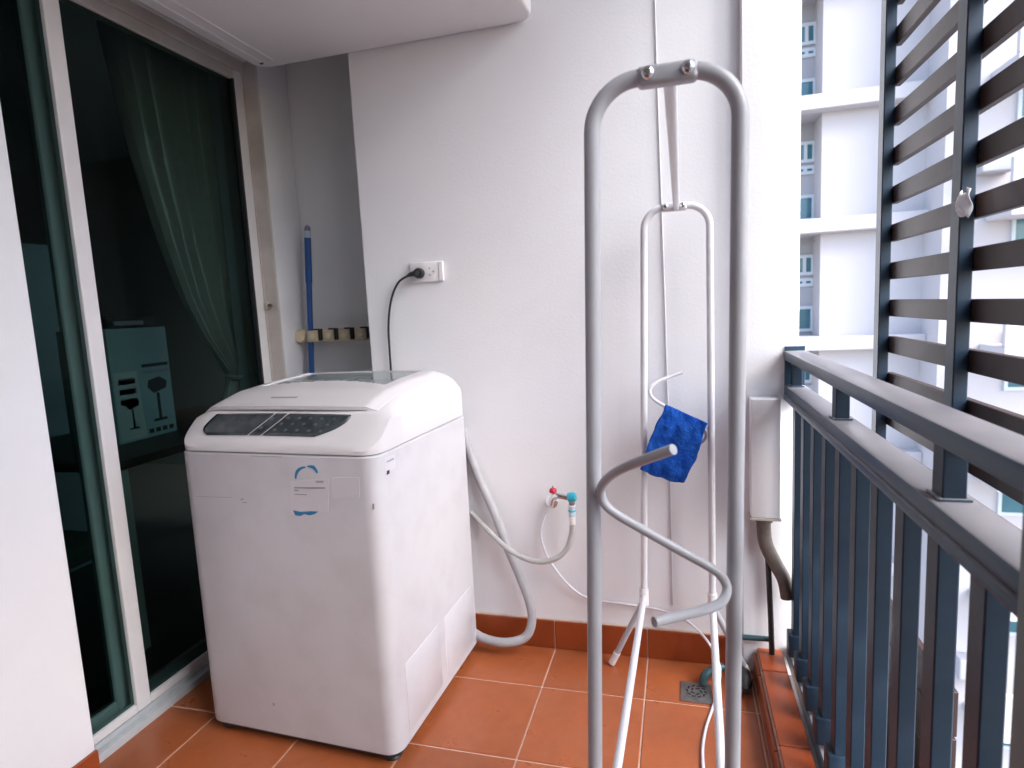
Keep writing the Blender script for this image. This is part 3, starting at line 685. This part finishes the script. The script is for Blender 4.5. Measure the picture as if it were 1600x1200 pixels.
# ================================================================= CLOTHES RACK
YF, YB = .84, 1.885
rk = thing('clothes_rack', 'grey tubular clothes rack with rounded end frames', 'clothes rack', (0, 1.36, 0))
def endframe(y, xl_t, xr_t, xl_b, xr_b, zt, zb, r, m):
    pts = [(xl_b, y, zb), (xl_t, y, zt), (xr_t, y, zt), (xr_b, y, zb)]
    return MB().tube(rounded(pts, .062, 10), r, 20).build('end_frame', m, rk)
ZT = 1.487
f1 = endframe(YF, -.1055, .079, -.140, .060, ZT, .25, .0108, m_rack)
f2 = endframe(YB, -.0945, .0905, -.121, .0885, 1.474, .25, .0105, m_rack_lit)
for y, fr_, zt in ((YF, f1, ZT), (YB, f2, 1.474)):
    x0, x1 = -.041, .022
    b = MB().box(x0-.006, x1+.006, y-.0125, y+.0125, zt-.0135, zt+.011, .006, 3); b.build('joiner', m_rack if y < 1 else m_rack_lit, fr_)
    for xx in (x0+.008, x1-.006):
        MB().lathe([(.0088, 0), (.0088, .002), (.0075, .005), (.004, .0072)], (xx, y-.0122, zt), (0, -1, 0), 16).build('bolt', m_chrome, fr_)
        MB().lathe([(.0032, 0), (.003, .0006)], (xx, y-.0192, zt), (0, -1, 0), 6).build('bolt_recess', m_steel, fr_)
MB().tube([(-.006, YF+.012, ZT-.004), (-.002, YB-.012, 1.470)], .0088, 16).build('top_bar', m_rack_lit, rk)
for (xa_, xb_) in ((-.140, -.121), (.060, .0885)):
    lbp = MB().tube([(xa_, YF+.004, .262), (xb_, YB-.006, .262)], .0098, 16).build('lower_bar', m_rack_lit, rk)
    MB().tube([(xb_, YB, .235), (xb_, YB, .290)], .0145, 16).build('corner_fitting', m_cap, lbp)
    MB().tube([(xa_, YF, .235), (xa_, YF, .290)], .0145, 16).build('corner_fitting', m_cap, lbp)
for (x_, y_, sx_) in ((-.121, YB, -1), (.0885, YB, 1), (-.140, YF, -1), (.060, YF, 1)):
    e_ = Vector((x_+sx_*.110, y_+.02, .012)); s_ = Vector((x_, y_, .25))
    ft = MB().tube([s_, e_], .0095, 14).build('foot', m_rack, rk)
    MB().tube([e_+(s_-e_)*.16, e_-(s_-e_)*.02], .0115, 14).build('foot_cap', m_cap, ft)
HK = [(1052, 702, .71), (1010, 717, .735), (975, 731, .765), (951, 746, .80), (939, 764, .82), (944, 786, .827), (964, 804, .828), (1000, 825, .828), (1060, 859, .828), (1103, 883, .828), (1127, 900, .827), (1136, 921, .82), (1127, 941, .80), (1100, 953, .765), (1062, 962, .735), (1022, 972, .71)]
h1 = MB().tube(smooth_path([ony(*p) for p in HK], 6), .0064, 16).build('hook_bar', m_rack, rk)
for p in ((938, 766), (1137, 920)):
    q = ony(*p, YF-.018); MB().lathe([(.0042, -.006), (.0042, .004)], (q.x, q.y, q.z), (1, 0, 0), 10).build('screw', m_steel, h1)
h2 = MB().tube(smooth_path([ony(1015+(x-938)*.447, 610+(y-765)*.447, YB+.016+max(0, .825-d)*.3) for x, y, d in HK], 6), .0054, 14).build('hook_bar', m_rack_lit, rk)

# blue cloth draped over the rear hook
c00, c10, c11, c01 = ony(1041, 632, 1.855), ony(1105, 661, 1.855), ony(1069, 753, 1.85), ony(1000, 733, 1.85)
def cloth(u, v):
    p = (c00*(1-u)+c10*u)*(1-v)+(c01*(1-u)+c11*u)*v
    edge = .003*math.sin(v*9+u*3)+.002*math.sin(u*17)*v
    p = p+Vector((.006*math.sin(v*math.pi)*(1-2*u)*-1+edge*.5, 0, .0012*math.sin(u*14)*v-.006*math.sin(u*math.pi)*v))
    p.y += -.010*math.sin(v*math.pi)+.006*noise.noise(Vector((u*2.3, v*2.9, 1)))*1.6+.005*noise.noise(Vector((u*6, v*7, 5)))+.002*noise.noise(Vector((u*18, v*24, 9)))
    return p
tw = thing('cleaning_cloth', 'bright blue microfibre cloth hanging on the rack hook', 'cloth', c00)
b = MB(); b.grid(cloth, 44, 56); o = b.build('cloth_front', m_terry, tw)
md = o.modifiers.new('thick', 'SOLIDIFY'); md.thickness = .005
def cloth2(u, v):                                   # the shorter half falling behind the hook
    p = c00*(1-u)+c10*u; d = (c01-c00)*.55
    p = p+d*v; p.y += .052*min(1, v*3)+.004*math.sin(u*9+v*5); p.x += .004*math.sin(v*7); return p
b = MB(); b.grid(cloth2, 24, 24); o = b.build('cloth_back', m_terry, tw)
md = o.modifiers.new('thick', 'SOLIDIFY'); md.thickness = .005

# ================================================================= RAILING
rl = thing('balcony_railing', 'navy steel balcony railing with flat rails and upright bars', 'railing', (.33, .8, .1))
RY0, RY1 = .6075, D-.034
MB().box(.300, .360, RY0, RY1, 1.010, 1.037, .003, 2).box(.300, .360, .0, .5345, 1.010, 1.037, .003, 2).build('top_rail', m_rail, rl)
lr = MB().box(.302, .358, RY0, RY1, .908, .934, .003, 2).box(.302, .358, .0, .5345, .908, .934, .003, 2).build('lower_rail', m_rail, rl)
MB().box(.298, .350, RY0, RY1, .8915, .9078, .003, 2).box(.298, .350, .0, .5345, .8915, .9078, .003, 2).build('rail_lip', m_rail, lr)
for yf in (1.934, 1.425, .885, .30):
    p_ = MB().box(.316, .343, yf-.034, yf, .9345, 1.0095, .0015, 1).build('short_post', m_bar, rl, False)
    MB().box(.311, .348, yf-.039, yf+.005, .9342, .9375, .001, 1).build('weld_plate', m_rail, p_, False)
bm_ = MB().box(-.0125, .0125, -.019, .019, -.39, .375, .0018, 1).mesh('baluster', m_bar)
fm_ = MB().box(-.021, .021, -.024, .024, -.035, .035, .004, 2).mesh('baluster_foot', m_bar, smooth=True)
k = 0; yb_ = 1.895
while yb_ > .03:
    if .50 < yb_ < .66: yb_ -= .1247; continue
    o = bpy.data.objects.new('baluster', bm_); COL.objects.link(o); o.parent = rl; o.location = Vector((.3295, yb_-.019, .5165))-rl.location
    f = bpy.data.objects.new('baluster_foot', fm_); COL.objects.link(f); f.parent = o; f.location = (-.004, 0, -.363)
    yb_ -= .1247
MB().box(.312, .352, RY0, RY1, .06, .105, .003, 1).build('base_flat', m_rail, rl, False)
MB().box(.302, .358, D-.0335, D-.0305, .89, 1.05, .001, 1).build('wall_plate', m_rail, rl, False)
tag(MB().box(.300, .44, -1.6995, -.0005, -.012, 2.5995, .004, 1).build('light_block_wall', m_wall, smooth=False), 'unseen white side wall added behind the viewer to hold back daylight', 'wall')  # unseen panel added to limit light on the washer front and near wall
np_ = thing('support_post', 'grey green square post standing against the balcony railing', 'post', (.33, .53, .088))
MB().box(.285, .365, .535, .607, .0885, 2.5985, .004, 2).build('post_shaft', m_greypost, np_)
MB().box(.272, .378, .522, .62, .0882, .0965, .002, 1).build('post_base', m_greypost, np_)

# ================================================================= SLATTED SCREEN
XS = .50
sc = thing('slatted_screen', 'tall privacy screen of brown slats on navy steel posts outside the railing', 'screen', (.52, 1.2, -.3))
py = [(onx(1388, 400, XS).y, onx(1371, 400, XS).y), (onx(1513, 400, XS).y, onx(1487, 400, XS).y)]
dd = py[0][1]-py[1][1]
for k in range(7):
    y1 = py[0][1]-dd*k
    p_ = MB().box(XS-.005, XS+.020, y1-.040, y1, -.30, 2.62, .002, 1).build('post', m_bar, sc, False)
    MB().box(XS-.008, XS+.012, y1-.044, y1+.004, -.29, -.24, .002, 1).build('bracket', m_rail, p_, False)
SYF = py[0][1]-.02
pitch = .0940; zt0 = 1.1765
SX = XS+.0205
zs = [zt0+pitch*k for k in range(-4, 16)]
sm = MB().box(-.008, .008, -1.6, 1.6, -.0212, .0212, .0015, 1).mesh('slat', m_slat)
for z in zs:
    o = bpy.data.objects.new('slat', sm); COL.objects.link(o); o.parent = sc
    o.location = Vector((SX+.008, SYF-1.6, z-.0215+random.uniform(-.0008, .0008)))-sc.location
for z in (.385, .28, .175, .07, -.035, -.14):  # closed boards at the foot of the first bay
    MB().box(SX, SX+.016, py[0][1]-dd-.018, SYF, z-.1, z, .002, 1).build('kick_board', m_slat, sc, False)
# scrap of white tape on a screen post
wp = onx(1509, 318, XS-.006)
tp_ = thing('white_tape', 'crumpled scrap of white tape stuck to a screen post', 'tape', wp)
def tape(u, v): return Vector((XS-.009-.012*math.sin(u*3.1)*math.sin(v*2.9)-.004*math.sin(u*11+v*7), wp.y-.026+.048*u-.008*v*u, wp.z+.022-.050*v*(1-.3*u)+.004*math.sin(u*8)))
b = MB(); b.grid(tape, 12, 12); o = b.build('tape_strip', m_white, tp_); md = o.modifiers.new('thick', 'SOLIDIFY'); md.thickness = .0015

# ================================================================= PIPES, DRAIN AT THE CORNER
pcg = thing('pipe_casing', 'white box casing over a pipe at the wall end beside the railing', 'casing', (.24, 1.92, .54))
MB().box(.203, .285, 1.895, D-.0302, .536, .90, .004, 2).build('casing_body', m_wall, pcg)
MB().box(.200, .288, 1.892, D-.0302, .528, .5358, .002, 1).build('casing_rim', m_alud, pcg, False)
bpth = [(.243, 1.93, .60), (.243, 1.93, .50), (.250, 1.925, .44), (.275, 1.92, .385), (.30, 1.915, .335), (.31, 1.912, .28)]
bp_ = thing('waste_pipe', 'weathered brown pipe bending out below the white casing', 'pipe', (.25, 1.93, .3))
MB().tube(smooth_path(bpth, 6), .021, 18).build('pipe_run', m_brownpipe, bp_)
MB().tube([(.243, 1.93, .515), (.243, 1.93, .5275)], .026, 18).build('pipe_collar', m_brownpipe, bp_)
bk = thing('black_pipe', 'thin black pipe dropping from the waste pipe to the kerb', 'pipe', (.26, 1.925, .09))
MB().tube(smooth_path([(.252, 1.925, .44), (.256, 1.922, .36), (.262, 1.92, .22), (.266, 1.918, .088)], 6), .0085, 12).build('pipe_run', m_black, bk)
tl = thing('teal_pipe', 'thin teal pipe lying along the foot of the wall end', 'pipe', (.2, 1.93, .13))
MB().tube([(.150, 1.935, .125), (.262, 1.935, .127)], .0085, 12).build('pipe_run', m_teal, tl)
fd = thing('floor_drain', 'square metal floor drain grate set in the terracotta tiles', 'drain', (.03, 1.81, .001))
dx0, dx1, dy0, dy1 = -.012, .082, 1.757, 1.855
f = MB().box(dx0, dx1, dy0, dy1, -.001, .0042, .001, 1).build('drain_plate', m_steel, fd, False)
cxd, cyd = (dx0+dx1)/2, (dy0+dy1)/2
MB().lathe([(.036, 0), (.036, .0014), (.033, .002)], (cxd, cyd, .0042), (0, 0, 1), 24).build('drain_cover', m_steel, f)
for rr_, n_ in ((.027, 10), (.014, 5)):
    for k in range(n_):
        a = 2*math.pi*k/n_
        MB().box(-.0065, .0065, -.003, .003, .0060, .0066, 0, 1, Matrix.Translation((cxd+rr_*math.cos(a), cyd+rr_*math.sin(a), 0))@Matrix.Rotation(a+math.pi/2+.4, 4, 'Z')).build('drain_slot', m_black, f, False)
te = thing('teal_elbow', 'short teal pipe elbow emptying into the floor drain', 'pipe', (.09, 1.86, .0))
MB().tube(smooth_path([(.056, 1.845, .010), (.064, 1.85, .034), (.086, 1.865, .045), (.118, 1.885, .047)], 6), .0135, 16).build('elbow', m_teal, te)
ob = thing('dark_bottle', 'small dark bottle lying between the kerb and the wall corner', 'bottle', (.17, 1.9, 0))
MB().lathe([(.010, 0), (.011, .02), (.024, .04), (.026, .12), (.022, .125)], (.178, 1.80, .027), (-.05, 1, 0), 16).build('bottle_body', m_black, ob)
